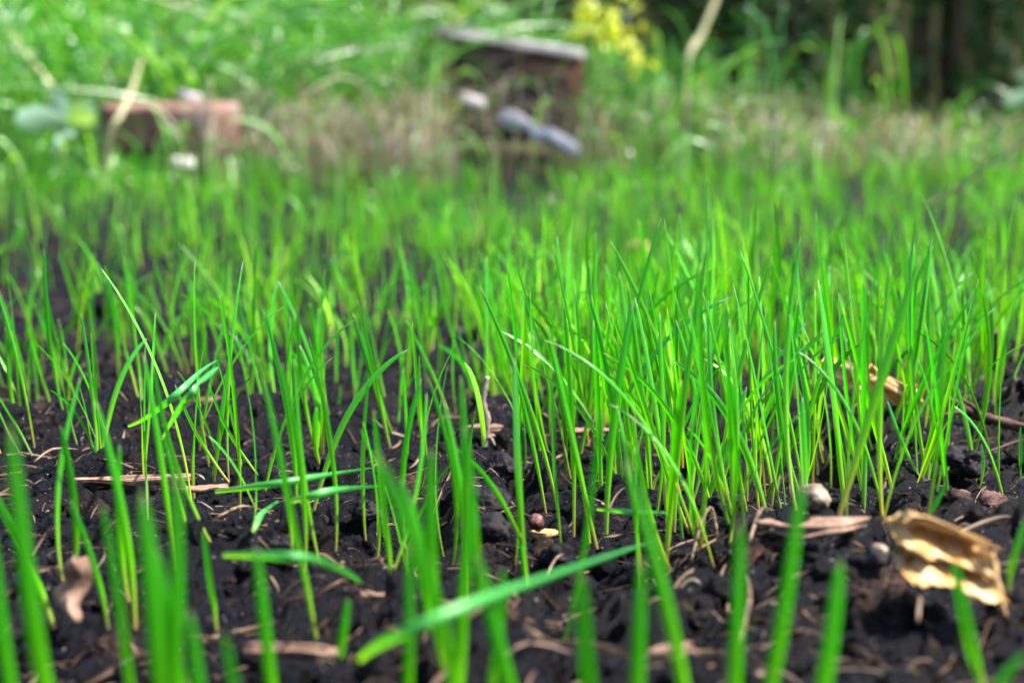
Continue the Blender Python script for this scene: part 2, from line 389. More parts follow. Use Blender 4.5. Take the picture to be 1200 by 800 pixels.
# (base px, base py, tip px, tip py, width mm, rnd, bow, tip nearer(-)/farther(+) m, facing, label)
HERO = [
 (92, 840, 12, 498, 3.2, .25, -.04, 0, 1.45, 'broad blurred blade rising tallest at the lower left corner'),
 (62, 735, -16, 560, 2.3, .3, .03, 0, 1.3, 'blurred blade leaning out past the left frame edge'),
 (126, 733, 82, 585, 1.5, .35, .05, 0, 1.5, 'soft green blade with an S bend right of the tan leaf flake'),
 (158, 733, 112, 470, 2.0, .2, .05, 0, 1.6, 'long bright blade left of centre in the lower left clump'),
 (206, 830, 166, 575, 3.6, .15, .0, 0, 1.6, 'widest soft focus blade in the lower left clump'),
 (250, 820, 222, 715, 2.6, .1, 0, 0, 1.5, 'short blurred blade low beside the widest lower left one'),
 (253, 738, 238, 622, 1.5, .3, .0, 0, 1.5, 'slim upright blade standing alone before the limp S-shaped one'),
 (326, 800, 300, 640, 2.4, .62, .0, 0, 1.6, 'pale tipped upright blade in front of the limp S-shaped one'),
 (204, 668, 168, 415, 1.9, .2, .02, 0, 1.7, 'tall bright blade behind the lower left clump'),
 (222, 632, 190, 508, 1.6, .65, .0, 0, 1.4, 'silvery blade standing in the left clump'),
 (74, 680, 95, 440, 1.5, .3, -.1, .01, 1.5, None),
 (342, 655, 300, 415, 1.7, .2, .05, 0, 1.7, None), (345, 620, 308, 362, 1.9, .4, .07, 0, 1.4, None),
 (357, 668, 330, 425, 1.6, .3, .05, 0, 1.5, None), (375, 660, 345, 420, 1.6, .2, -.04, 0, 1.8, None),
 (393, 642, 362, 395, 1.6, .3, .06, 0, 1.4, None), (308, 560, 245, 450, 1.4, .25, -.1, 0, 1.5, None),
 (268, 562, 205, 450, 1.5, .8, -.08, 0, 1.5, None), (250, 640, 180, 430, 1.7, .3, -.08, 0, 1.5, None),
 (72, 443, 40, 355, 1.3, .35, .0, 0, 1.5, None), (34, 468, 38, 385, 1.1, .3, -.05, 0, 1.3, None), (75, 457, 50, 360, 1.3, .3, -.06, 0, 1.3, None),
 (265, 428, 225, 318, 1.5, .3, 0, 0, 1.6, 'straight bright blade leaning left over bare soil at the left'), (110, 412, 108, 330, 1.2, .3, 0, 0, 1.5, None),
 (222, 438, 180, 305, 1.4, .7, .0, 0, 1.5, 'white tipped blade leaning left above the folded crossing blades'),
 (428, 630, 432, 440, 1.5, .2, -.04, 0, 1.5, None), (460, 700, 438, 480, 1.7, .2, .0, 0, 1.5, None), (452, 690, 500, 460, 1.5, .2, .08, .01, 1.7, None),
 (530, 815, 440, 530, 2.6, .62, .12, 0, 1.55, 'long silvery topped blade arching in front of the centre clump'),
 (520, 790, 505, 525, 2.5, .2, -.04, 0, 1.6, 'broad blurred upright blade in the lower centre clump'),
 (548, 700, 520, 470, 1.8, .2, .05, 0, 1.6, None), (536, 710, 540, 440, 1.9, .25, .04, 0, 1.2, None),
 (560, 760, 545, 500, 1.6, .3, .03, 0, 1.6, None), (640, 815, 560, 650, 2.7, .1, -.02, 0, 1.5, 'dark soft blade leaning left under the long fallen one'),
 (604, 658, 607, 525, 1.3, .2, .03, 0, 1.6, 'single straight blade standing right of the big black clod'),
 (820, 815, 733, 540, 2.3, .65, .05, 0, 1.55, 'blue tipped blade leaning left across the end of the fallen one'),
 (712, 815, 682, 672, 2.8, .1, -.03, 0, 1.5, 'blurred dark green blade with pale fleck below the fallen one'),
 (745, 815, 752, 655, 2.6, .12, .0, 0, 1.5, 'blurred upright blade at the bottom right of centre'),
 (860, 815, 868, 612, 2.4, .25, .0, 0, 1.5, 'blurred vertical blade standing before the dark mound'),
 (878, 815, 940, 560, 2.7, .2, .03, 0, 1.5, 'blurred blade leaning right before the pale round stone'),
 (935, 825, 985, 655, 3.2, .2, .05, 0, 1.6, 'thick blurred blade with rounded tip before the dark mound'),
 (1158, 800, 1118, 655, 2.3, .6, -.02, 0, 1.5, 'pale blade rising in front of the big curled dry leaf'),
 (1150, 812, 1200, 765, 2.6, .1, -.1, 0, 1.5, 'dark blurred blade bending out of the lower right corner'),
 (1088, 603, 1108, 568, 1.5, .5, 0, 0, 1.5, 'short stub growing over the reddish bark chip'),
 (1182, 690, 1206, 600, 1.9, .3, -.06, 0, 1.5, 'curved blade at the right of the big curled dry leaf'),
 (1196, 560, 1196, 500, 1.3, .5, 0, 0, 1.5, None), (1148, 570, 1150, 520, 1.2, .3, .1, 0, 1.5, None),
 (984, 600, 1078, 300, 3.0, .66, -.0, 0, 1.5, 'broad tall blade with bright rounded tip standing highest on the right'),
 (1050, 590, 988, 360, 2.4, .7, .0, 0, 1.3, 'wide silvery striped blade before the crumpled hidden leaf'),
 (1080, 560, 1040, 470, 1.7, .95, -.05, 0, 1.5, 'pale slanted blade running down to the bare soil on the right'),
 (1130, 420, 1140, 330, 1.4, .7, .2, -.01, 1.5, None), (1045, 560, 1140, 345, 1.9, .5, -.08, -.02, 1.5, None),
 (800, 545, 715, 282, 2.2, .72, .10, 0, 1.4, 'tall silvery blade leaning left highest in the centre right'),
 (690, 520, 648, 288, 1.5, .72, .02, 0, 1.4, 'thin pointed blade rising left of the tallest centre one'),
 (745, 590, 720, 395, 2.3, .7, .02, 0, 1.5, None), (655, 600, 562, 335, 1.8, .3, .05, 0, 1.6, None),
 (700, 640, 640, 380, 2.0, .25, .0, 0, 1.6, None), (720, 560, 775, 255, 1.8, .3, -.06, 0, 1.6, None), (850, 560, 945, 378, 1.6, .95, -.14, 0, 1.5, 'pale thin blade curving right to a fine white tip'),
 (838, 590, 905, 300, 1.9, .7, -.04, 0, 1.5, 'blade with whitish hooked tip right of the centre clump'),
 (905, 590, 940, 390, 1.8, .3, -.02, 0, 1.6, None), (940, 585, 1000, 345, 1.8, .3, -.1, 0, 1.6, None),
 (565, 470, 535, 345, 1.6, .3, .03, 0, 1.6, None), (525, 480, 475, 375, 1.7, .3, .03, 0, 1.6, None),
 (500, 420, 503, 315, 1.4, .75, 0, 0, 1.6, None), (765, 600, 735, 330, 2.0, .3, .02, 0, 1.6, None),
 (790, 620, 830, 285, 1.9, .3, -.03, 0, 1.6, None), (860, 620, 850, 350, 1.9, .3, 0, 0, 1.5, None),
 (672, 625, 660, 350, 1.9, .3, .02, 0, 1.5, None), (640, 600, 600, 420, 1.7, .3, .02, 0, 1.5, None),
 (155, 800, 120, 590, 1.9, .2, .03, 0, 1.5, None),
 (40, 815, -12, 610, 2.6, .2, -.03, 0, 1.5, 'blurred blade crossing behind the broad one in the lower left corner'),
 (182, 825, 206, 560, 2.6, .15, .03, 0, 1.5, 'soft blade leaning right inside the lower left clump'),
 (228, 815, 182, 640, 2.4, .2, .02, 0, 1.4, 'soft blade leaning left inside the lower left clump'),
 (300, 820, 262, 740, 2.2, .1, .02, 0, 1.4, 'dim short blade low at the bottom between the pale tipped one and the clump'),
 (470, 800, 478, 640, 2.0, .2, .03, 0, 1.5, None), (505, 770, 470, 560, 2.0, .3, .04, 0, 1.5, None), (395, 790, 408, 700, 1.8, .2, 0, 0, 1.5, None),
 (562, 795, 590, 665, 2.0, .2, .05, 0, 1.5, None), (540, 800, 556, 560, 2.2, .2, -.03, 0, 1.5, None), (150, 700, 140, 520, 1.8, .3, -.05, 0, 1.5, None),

]
taken = []
for (bx, by, tx, ty, w, r, bow, dd, fc, lab) in HERO:
    b = ground(bx, by) if by < 795 else None
    if b is None:
        b = at(bx, by, max(.205, .27 - (by - 760) * .0011)); b[2] = float(profile(b[0], b[1])) - .002
    b[2] = min(b[2], float(profile(b[0], b[1])) + .001)
    t = at(tx, ty, b[1] + dd)
    w *= .72 if by < 700 else .86
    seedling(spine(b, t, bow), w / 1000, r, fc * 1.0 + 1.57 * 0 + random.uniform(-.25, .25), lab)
    taken.append((bx, by))

# limp and lying blades
def lying(pts, w, r, label, lift=.004, name='fallen_blade', mat=M_fallen):
    Ps = []
    for i, (px, py, hz) in enumerate(pts):
        q = ground(px, py + 0)
        if hz: # stands above the soil: shift nearer so it still sits where seen
            for _ in range(3):
                D = q[1] - hz / (math.tan(PITCH + math.atan((py - 400) / F)) + 1e-6)
                z = float(profile(q[0], D)) + hz
                q = at(px, py, D)
        Ps.append(q)
    o = seedling(np.array(Ps), w / 1000, r, 1.57, label, name, mat, cat='grass blade', group=None, roll0=4.0, roll1=2.4, S=24)
    return o
lying([(422, 775, .004), (455, 735, .012), (620, 690, .012), (768, 634, .003)], 2.1, .8, 'long blue-green blade fallen diagonally across the lower centre', name='fallen_blade')
lying([(262, 652, .004), (330, 655, .009), (375, 645, .009), (424, 684, .003)], 1.9, .7, 'limp pale green S-shaped blade lying on soil at lower left')
lying([(252, 577, .003), (310, 570, .006), (380, 560, .007), (440, 548, .002)], 1.9, .5, 'upper of two pale blades lying flat toward the centre clump')
lying([(338, 590, .004), (372, 578, .006), (405, 575, .006), (448, 570, .002)], 2.2, .8, 'lower of two pale blades lying flat toward the centre clump')
lying([(296, 623, .002), (305, 606, .003), (315, 596, .003), (327, 588, .003)], 2.0, .95, 'short whitish green cut blade lying alone on dark soil')
lying([(150, 500, .003), (185, 490, .009), (215, 450, .012), (255, 422, .012)], 1.8, .9, 'pale folded blade crossing over another at the left')
lying([(190, 515, .003), (205, 480, .010), (230, 450, .016), (256, 430, .012)], 1.6, .5, 'green folded blade crossing under the pale one at the left')
lying([(700, 598, .004), (730, 600, .006), (760, 603, .006), (785, 602, .003)], 1.4, .5, 'thin blade lying level at the foot of the centre clump')

# the remaining near seedlings, clumped as they were sown
N_NEAR = 372
def dens(px, py):
    d = .30
    if 555 < px < 1095 and 430 < py < 660: d = 1.0
    if 640 < px < 900 and 470 < py < 640: d = 1.2
    if px > 1095: d = .45 if py < 470 else .10
    if px < 555 and py < 540: d = 1.0
    if 420 < px < 555 and 560 < py < 740: d = 1.1
    if 130 < px < 420 and 540 < py < 700: d = .8
    if py > 690: d = .10
    if 880 < px and py > 625: d = .01
    if 540 < px < 640 and 540 < py < 660: d *= .15
    if 400 < px < 560 and 440 < py < 540: d *= .6
    if px < 120: d *= .8
    return d
tries = 0; n_rand = 0; slots = N_NEAR - len(seedlings)
while n_rand < slots and tries < 60000:
    tries += 1
    y = random.uniform(.25, .64); x = random.uniform(-.5, .5) * .80 * y
    z = float(profile(x, y)); px, py = to_px((x, y, z))
    if not (-40 < px < 1240 and py < 800): continue
    clump = float(vnoise(x, y, .022, 33))
    if random.random() > dens(px, py) * (.15 + 1.7 * max(0, clump - .32)) * .9: continue
    dense = 555 < px < 1095 and py > 430
    hgt = random.gauss(.062, .010) if dense else random.gauss(.043, .010)
    if py > 640: hgt = random.uniform(.03, .055)
    hgt = max(.016, hgt)
    if random.random() < .08: hgt *= .5
    lean = random.gauss(-.06, .13); leany = random.gauss(0, .12)
    style = random.random()
    tip = np.array([x + lean * hgt, y + leany * hgt, z + hgt * math.sqrt(max(.3, 1 - lean ** 2))])
    if style < .16:      # bends over
        s = random.choice((-1, 1, 1)) ; tip = np.array([x + s * hgt * random.uniform(.3, .6), y + leany * hgt, z + hgt * random.uniform(.65, .85)])
        P = spine((x, y, z - .002), tip, 0, 0, .55)
    else:
        P = spine((x, y, z - .002), tip, random.gauss(0, .045), random.gauss(0, .04), random.uniform(0, .25))
    w = random.uniform(.0008, .0015) if random.random() < .8 else random.uniform(.0015, .0021)
    fc = random.gauss(1.57, .7)
    two = None
    if random.random() < .16:
        b2 = P[0] + (P[1] - P[0]) * .6
        t2 = np.array([x + random.choice((-1, 1)) * hgt * random.uniform(.15, .4), y + random.uniform(-.1, .1) * hgt, z + hgt * random.uniform(.55, .85)])
        two = spine(b2, t2, 0, 0, .35)
    seedling(P, w, random.random() ** 1.2 * .9, fc, two=two)
    n_rand += 1

# labels for the seedlings that have none yet: look first, then what they stand beside
def describe():
    buckets = {}
    for o, P, w, lab, two in seedlings:
        if lab: continue
        bx, by = to_px(P[0]); tx, ty = to_px(P[3]); hpx = by - ty
        hcm = (P[3][2] - P[0][2])
        size = 'tall' if hcm > .058 else 'middling' if hcm > .040 else 'short'
        dx = tx - bx
        lean = 'upright' if abs(dx) < .12 * hpx + 2 else ('left-leaning' if dx < 0 else 'right-leaning')
        mid = (P[1] + P[2]) / 2; mx, my = to_px(mid)
        bow = mx - (bx + tx) / 2
        bend = 'straight' if abs(bow) < .03 * hpx + 1 else ('curved' if abs(bow) < .09 * hpx + 2 else 'bent')
        wd = 'broad' if w > .0015 else 'slim' if w > .0011 else 'thin'
        kind = 'two-leaved seedling' if two else 'single blade'
        best = min(LAND, key=lambda l: ((l[0][0] - bx) / 1.0) ** 2 + ((l[0][1] - by) * 1.6) ** 2)
        (lx, ly), ln = best
        if abs(bx - lx) < 26: rel = 'behind' if by < ly else 'in front of'
        else:
            far = abs(bx - lx) > 150
            side = 'left' if bx < lx else 'right'
            dep = 'behind and ' if by < ly - 35 else ('nearer and ' if by > ly + 35 else '')
            rel = dep + (f'well {side} of' if far else f'{side} of')
        buckets.setdefault(f'{size} {wd} {lean} {bend} {kind} {rel} the {ln}', []).append((bx, o))
    words = ['first', 'second', 'third', 'fourth', 'fifth', 'sixth', 'seventh', 'eighth', 'ninth', 'tenth']
    for text, lst in buckets.items():
        if len(lst) == 1: lst[0][1]['label'] = text; continue
        lst.sort(key=lambda t: t[0])
        for k, (_, o) in enumerate(lst):
            o['label'] = (('leftmost ' if k == 0 else 'rightmost ' if k == len(lst) - 1 else words[min(k, 9)] + ' from left, ') + text)
describe()

# ------------------------------------------------------------------ the rest of the sown grass, out to the bank
def sown(n, name, ymin, ymax, label, near=False):
    y = ymin + (ymax - ymin) * rng.random(n) ** 1.05; x = (rng.random(n) * 2 - 1) * (.44 * y + .12)
    px = 600 + F * x / y
    m = vnoise(x, y, .022, 7) * .6 + vnoise(x, y, .13, 8) * .4
    keep = m > np.where(px < 640, .51, .49) - .07 * sstep(1.1, 1.6, y)
    keep &= rng.random(n) < np.where((px < 430) & (y < .9), .8, 1.0)
    if near: keep = (px > 560) & (px < 1180) & (vnoise(x, y, .022, 33) > .45) & (rng.random(n) < .4 + .6 * (y > .5))
    else: keep &= rng.random(n) < 1 - .62 * sstep(1.35, 2.0, y) * (1 + .45 * (px < 640)) + .3 * (px > 760) * sstep(1.3, 1.6, y)
    x, y = x[keep], y[keep]; n = len(x)
    z = profile(x, y) - .002
    h = np.clip(rng.normal(.052 if near else .041, .012, n), .014, .08)
    le = rng.normal(-.02, .16, n); ly = rng.normal(0, .14, n)
    tip = np.stack([x + le * h, y + ly * h, z + h * np.sqrt(1 - np.clip(le ** 2, 0, .6))], 1); base = np.stack([x, y, z], 1)
    bend = rng.random(n) < .22
    tip[bend, 0] += rng.choice([-1, 1], bend.sum()) * h[bend] * .35; tip[bend, 2] -= h[bend] * .18
    d = tip - base; up = np.array([0, 0, 1.]); lp = np.where(bend, .55, .15)[:, None]
    L = h[:, None]
    P = np.stack([base, base + d * .33 * (1 - lp) + up * L * .33 * lp, base + d * .68 * (1 - lp) + (up * L * .62 + d * .2) * lp, tip], 1)
    P[:, 1:3, 0] += (rng.normal(0, .05, n) * h)[:, None]
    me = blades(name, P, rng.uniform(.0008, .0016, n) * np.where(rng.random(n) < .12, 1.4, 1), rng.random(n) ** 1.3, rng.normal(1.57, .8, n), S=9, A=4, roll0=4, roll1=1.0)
    return tag(link(name, me, M_field), label, kind='stuff')
sown(3600, 'sprouting_grass', .42, .74, 'further bright seedlings crowding behind the centre clump', True)
sown(4400, 'sprouting_grass', .60, 1.25, 'sprouting bright green grass covering the middle of the bed')
sown(9000, 'sprouting_grass', 1.25, 2.25, 'denser sprouting grass toward the far edge of the bed')

# ------------------------------------------------------------------ tall rough grass on the bank (uncountable)
def tuft_field(n, name, xr, yr, hr, mat, label, spread=.35, wr=(.003, .006), dens=None, rp=1.3, droop=.35):
    x = rng.uniform(*xr, n); y = rng.uniform(*yr, n)
    if dens is not None:
        k = rng.random(n) < dens(x, y); x, y = x[k], y[k]; n = len(x)
    z = profile(x, y) - .005
    h = rng.uniform(*hr, n) * (.6 + .8 * vnoise(x, y, .25, 21))
    a = rng.random(n) * 6.28; s = np.abs(rng.normal(0, spread, n)) * h
    base = np.stack([x, y, z], 1)
    dx, dy = np.cos(a) * s, np.sin(a) * s
    P = np.stack([base, base + np.stack([dx * .1, dy * .1, h * .5], 1), base + np.stack([dx * .5, dy * .5, h * 1.0], 1),
                  base + np.stack([dx * 1.5, dy * 1.5, h * (1.05 - droop * np.abs(rng.normal(0, 1, n)))], 1)], 1)
    me = blades(name, P, rng.uniform(*wr, n), rng.random(n) ** rp, rng.random(n) * 6.28, S=9, A=4, roll0=2.2, roll1=.9)
    return tag(link(name, me, mat), label, kind='stuff')

left = lambda x, y: .9 * (1 - sstep(-.35, -.05, x)) + .0
tuft_field(5200, 'tall_grass', (-1.9, .0), (2.15, 3.5), (.10, .30), M_tall, 'tall bright rough grass filling the bank at the upper left', .5, (.003, .0065), left)
tuft_field(900, 'tall_grass', (-1.2, -.3), (1.75, 2.2), (.04, .11), M_tall, 'rough grass growing round the brick at the left', .5, (.002, .004), lambda x, y: 1 - .78 * ((x > -.66) & (x < -.34)))
tuft_field(1300, 'tall_grass', (-.4, .35), (2.35, 3.4), (.08, .2), M_tall, 'rough grass round the weathered block', .4, (.003, .006), lambda x, y: 1 - .9 * ((x > -.09) & (x < .17) & (y < 2.5)) )
tuft_field(6500, 'tall_grass', (.2, 2.6), (2.2, 4.6), (.04, .14), M_tall, 'green rough grass running back to the fence on the right', .4, (.003, .006), lambda x, y: .45 - .33 * (y > 2.8) - .08 * (y > 3.6))
tuft_field(90, 'tall_grass', (.30, .75), (2.6, 3.2), (.14, .30), M_tall, 'yellow green upright grass stalks before the dark shrubs', .2, (.005, .009), None, rp=.6)
clearb = lambda x, y: sstep(.35, .6, vnoise(x, y, .11, 91)) - .92 * ((x > -.09 * y / 2.2) & (x < .12 * y / 2.2) & (y < 2.45))
tuft_field(3600, 'dead_grass', (-.42, .12), (1.85, 2.6), (.05, .17), M_straw, 'dead tan thatch along the bank left of the block', .28, (.0012, .003), clearb, 1, .18)
tuft_field(3800, 'dead_grass', (.08, 1.25), (1.9, 2.75), (.04, .13), M_straw, 'dead tan thatch along the bank right of the block', .28, (.0012, .003), clearb, 1, .18)
tuft_field(2600, 'tall_grass', (-.9, 1.3), (1.8, 2.5), (.03, .12), M_tall, 'green blades coming up through the dead thatch', .35, (.002, .005), clearb)
tuft_field(220, 'dead_grass', (-1.9, .1), (2.2, 3.2), (.12, .3), M_straw, 'pale dead stalks among the tall grass', .6, (.002, .0035), None, .7, .6)

# ------------------------------------------------------------------ bits lying on the soil
def sheet(name, f, nu, nv, mat, thick, parent=None):
    u, v = np.meshgrid(np.linspace(0, 1, nu), np.linspace(0, 1, nv)); V = f(u, v).reshape(-1, 3)
    i = (np.arange(nv - 1)[:, None] * nu + np.arange(nu - 1)[None, :])
    me = mesh_from(name, V, np.stack([i, i + 1, i + nu + 1, i + nu], -1).reshape(-1, 4), np.stack([u, v], -1).reshape(-1, 2))
    o = link(name, me, mat, parent)
    s = o.modifiers.new('thickness', 'SOLIDIFY'); s.thickness = thick; s.offset = 0
    return o

# big curled dry leaf, lower right
LD = float(ground(1110, 686)[1]) - .002; print('LD', LD, 'D(712)', ground(1176, 712)[1], ground(1010, 486)[1])
c0 = at(1110, 650, LD); ppm = F / LD       # px per metre there
root = empty('dry_leaf', (c0[0], c0[1], c0[2] - .009))
tag(root, 'big curled cream and brown dry leaf on the mound at lower right', 'dry leaf', 'dry leaves in the sown bed')
def big(u, v):
    x0 = np.interp(v, [0, .25, .5, .75, 1], [1058, 1052, 1056, 1054, 1053]); x1 = np.interp(v, [0, .25, .5, .75, 1], [1168, 1166, 1158, 1160, 1166])
    X = x0 + (x1 - x0) * u
    yt = np.interp(u, [0, .12, .25, .5, .8, 1], [611, 601, 603, 612, 624, 633])       # upper rolled edge
    ym = np.interp(u, [0, .3, .6, 1], [634, 642, 650, 655])                            # middle ridge
    yb = np.interp(u, [0, .3, .6, .85, 1], [671, 672, 680, 688, 684])                  # lower lip
    Yp = np.where(v < .45, yt + (ym - yt) * (v / .45), ym + (yb - ym) * ((v - .45) / .55))
    Yp = Yp + (vnoise(u * 7, v * 5, 1, 61) - .5) * 6 + (vnoise(u * 22, v * 9, 1, 66) - .5) * 3 + np.where(v < .04, (vnoise(u * 14, v, 1, 62) - .5) * 3, 0)
    dep = .0065 * np.cos(v * 2 * math.pi * 2.0) * (.6 + .5 * u) * -1                    # two troughs
    dep = dep + (vnoise(u * 4, v * 4, 1, 63) - .5) * .006 + (vnoise(u * 5, v * 16, 1, 64) - .5) * .0022 - .004 * u + .004 * (u < .06)
    edge = np.minimum(u, 1 - u); dep = dep - .003 * (1 - sstep(0, .12, edge))
    dep = dep + .012 - .013 * v; D = LD + dep; X = X + (vnoise(v * 9, u * 0, 1, 67) - .5) * 9 * np.abs(2 * u - 1)
    x = (X - 1110) / ppm; z = -(Yp - 650) / ppm + .009
    return np.stack([x, dep, z], -1)
sheet('blade', big, 70, 60, M_dry, .00022, root)
def tongue(u, v):
    X = np.interp(v, [0, .3, 1], [1157, 1162, 1172]) + (u - .5) * np.interp(v, [0, .5, 1], [18, 17, 9]) + (vnoise(v * 5, u, 1, 71) - .5) * 4
    Y = np.interp(v, [0, 1], [634, 712]) + 4 * (u - .5)
    dep = -.001 + .0035 * np.sin(u * 3.1) * -1 - .005 * v + (vnoise(u * 3, v * 5, 1, 72) - .5) * .002
    return np.stack([(X - 1110) / ppm, dep, -(Y - 650) / ppm + .009], -1)
sheet('torn_edge', tongue, 14, 40, M_dry, .00022, root)
def rim(u, v):   # rolled upper edge
    X = 1058 + 112 * u
    yt = np.interp(u, [0, .12, .25, .5, .8, 1], [613, 602, 602, 610, 622, 632])
    a = v * 3.4 - .6; r = .0009 * (.7 + .6 * vnoise(u * 6, u * 0, 1, 74)) * (1 - .4 * u)
    return np.stack([(X - 1110) / ppm, +.005 - .003 * u + np.sin(a) * r * 1.3, -(yt - 650) / ppm + .009 - .0005 + np.cos(a) * r], -1)
sheet('rolled_edge', rim, 50, 12, M_dry, .00022, root)
root.scale = (.92, .92, .92)

# crumpled leaf among the blades, right of centre
mD = float(ground(1010, 482)[1]); mp = F / mD; c1 = at(1010, 455, mD)
root = empty('dry_leaf', (c1[0], c1[1] - .012, c1[2] - .004))
tag(root, 'crumpled cream leaf with brown folds half hidden among the blades', 'dry leaf', 'dry leaves in the sown bed')
def crump(u, v):
    X = 952 + 118 * u; yt = np.interp(u, [0, .1, .3, .48, .52, .6, .85, .93, 1], [424, 420, 424, 432, 428, 436, 452, 450, 454]); yb = np.interp(u, [0, .3, .6, .9, 1], [442, 455, 466, 486, 470])
    dep = .006 * np.sin(u * 14 + v * 2) * (1 - .4 * v) + (vnoise(u * 6, v * 4, 1, 81) - .5) * .004
    Y = yt + (yb - yt) * v
    return np.stack([(X - 1010) / mp, dep, -(Y - 455) / mp + .006], -1)
sheet('blade', crump, 80, 24, M_dry, .0004, root)

def flake(name, cpx, cpy, wpx, hpx, label, mat, cat, D=None, seed=1, tilt=0, curl=.25, fold=.3, group=None):
    if D is None: D = ground(cpx, cpy + hpx / 2)[1]
    pm = F / D; c = at(cpx, cpy, D)
    def f(u, v):
        w = np.sin(np.clip(v * .92 + .05, 0, 1) * math.pi) ** .6 * (.75 + .5 * vnoise(v * 5, v * 0 + seed, 1, seed))
        X = (u - .5) * wpx * w + (vnoise(v * 3, v * 0, 1, seed + 4) - .5) * wpx * .4; Y = (v - .5) * hpx
        ca, sa = math.cos(tilt), math.sin(tilt)
        dep = (curl * ((u - .5) ** 2) * 4 * wpx + fold * hpx * (vnoise(u * 2.5, v * 2.5, 1, seed + 7) - .5)) / pm
        return np.stack([(X * ca - Y * sa) / pm, dep, -(X * sa + Y * ca) / pm], -1)
    o = sheet(name, f, 20, 24, mat, .0005); o.location = c
    return tag(o, label, cat, group)
flake('leaf_flake', 82, 693, 40, 82, 'tan leaf flake standing on edge at the lower left', M_tan, 'leaf flake', seed=3, tilt=.12)
flake('leaf_flake', 790, 768, 60, 20, 'blurred tan flake at the bottom right of centre', M_tan, 'leaf flake', seed=5, tilt=-.15)
flake('leaf_flake', 745, 296, 30, 26, 'yellow orange leaf scrap glowing behind the tall blades', M_dry, 'leaf flake', seed=8)
flake('leaf_flake', 470, 372, 22, 10, 'small pinkish flake left of the centre clump far back', M_tan, 'leaf flake', seed=9)
flake('leaf_flake', 990, 320, 12, 10, 'tiny cream flake in the dense grass at right', M_dry, 'leaf flake', seed=12)
flake('leaf_flake', 720, 570, 10, 22, 'cream husk caught upright in the centre clump', M_dry, 'leaf flake', seed=13, tilt=.2, D=.40)
flake('leaf_flake', 165, 365, 10, 10, 'white speck of leaf at the far left soil', M_dry, 'leaf flake', seed=16)
flake('leaf_flake', 950, 622, 130, 16, 'long tan strip lying along the crest of the mound', M_tan, 'leaf flake', seed=17, tilt=-.06)
flake('leaf_flake', 575, 505, 46, 13, 'pale scrap at the foot of the upright grey stalk', M_tan, 'leaf flake', seed=19)

def tube(name, pts, radii, mat, label=None, cat=None, group=None, parent=None, n=8, seg=5, rough=.15, seed=1):
    """a smooth irregular stick through world points"""
    pts = np.array(pts, float); K = len(pts); out = []; rad = []
    for i in range(K - 1):
        p0, p1, p2, p3 = pts[max(i - 1, 0)], pts[i], pts[i + 1], pts[min(i + 2, K - 1)]
        for j in range(seg):
            t = j / seg
            out.append(.5 * ((2 * p1) + (-p0 + p2) * t + (2 * p0 - 5 * p1 + 4 * p2 - p3) * t * t + (-p0 + 3 * p1 - 3 * p2 + p3) * t ** 3)); rad.append(radii[i] + (radii[i + 1] - radii[i]) * t)
    out.append(pts[-1]); rad.append(radii[-1]); C = np.array(out); org = C[0].copy(); C = C - org
    T = np.gradient(C, axis=0); T /= np.linalg.norm(T, axis=1, keepdims=True) + 1e-9
    ref = np.array([.13, .9, .31]); A = np.cross(T, ref); A /= np.linalg.norm(A, axis=1, keepdims=True); B = np.cross(T, A)
    th = np.linspace(0, 2 * math.pi, n, endpoint=False)
    rs = np.random.default_rng(seed); k = 1 + rough * (rs.random((len(C), n)) - .5) * 2
    R = np.array(rad)[:, None] * k
    V = C[:, None, :] + A[:, None, :] * (np.cos(th) * R)[..., None] + B[:, None, :] * (np.sin(th) * R)[..., None]
    V = V.reshape(-1, 3); m = len(C); q = []
    for i in range(m - 1):
        for j in range(n): q.append((i * n + j, i * n + (j + 1) % n, (i + 1) * n + (j + 1) % n, (i + 1) * n + j))
    V = np.vstack([V, C[0], C[-1]]); a, b = m * n, m * n + 1
    for j in range(n): q.append((a, (j + 1) % n, j, a)); q.append((b, (m - 1) * n + j, (m - 1) * n + (j + 1) % n, b))
    me = bpy.data.meshes.new(name); me.from_pydata([tuple(v) for v in V], [], [tuple(dict.fromkeys(f)) for f in q]); me.update()
    o = link(name, me, mat, parent)
    if parent is None: o.location = org
    else: o.location = org - np.array(parent.location)
    if label: tag(o, label, cat, group)
    return o
def on(px, py, dz=0.0):
    p = ground(px, py); p[2] = float(height(p[0], p[1])) + dz; return p

# upright grey stalk in the centre
b = ground(566, 522); D = b[1]
root = empty('dry_stalk', b); tag(root, 'pale grey dead stalk standing upright left of the centre clump', 'stalk')
tube('stem', [b - [0, 0, .003], at(571, 495, D), at(566, 470, D), at(571, 441, D)], [.0010, .0012, .0010, .0008], M_gtwig, parent=root, rough=.3, seg=7)
tube('side_shoot', [at(568, 492, D), at(560, 478, D - .002), at(562, 462, D - .002)], [.0007, .0006, .0003], M_gtwig, parent=root, rough=.3)
tube('root', [b + [0, -.001, .001], at(574, 512, D - .002), at(580, 522, D - .003)], [.0006, .0005, .0003], M_gtwig, parent=root, rough=.3)

# dark red twig at the right
root = empty('twig', ground(1150, 500)); tag(root, 'dark red brown forked twig lying on the right hand mound', 'twig')
D = .47
tube('branch', [at(1112, 467, D), at(1135, 482, D - .005), at(1165, 492, D - .01), at(1215, 505, D - .015)], [.0008, .0016, .0018, .0017], M_dtwig, parent=root, rough=.35, seg=7)
tube('side_branch', [at(1135, 482, D - .005), at(1118, 483, D - .007), at(1106, 486, D - .008)], [.0011, .0007, .0004], M_dtwig, parent=root, rough=.3)
tube('side_branch', [at(1150, 488, D - .007), at(1140, 476, D - .01), at(1124, 466, D - .01)], [.0010, .0007, .0004], M_dtwig, parent=root, rough=.3)

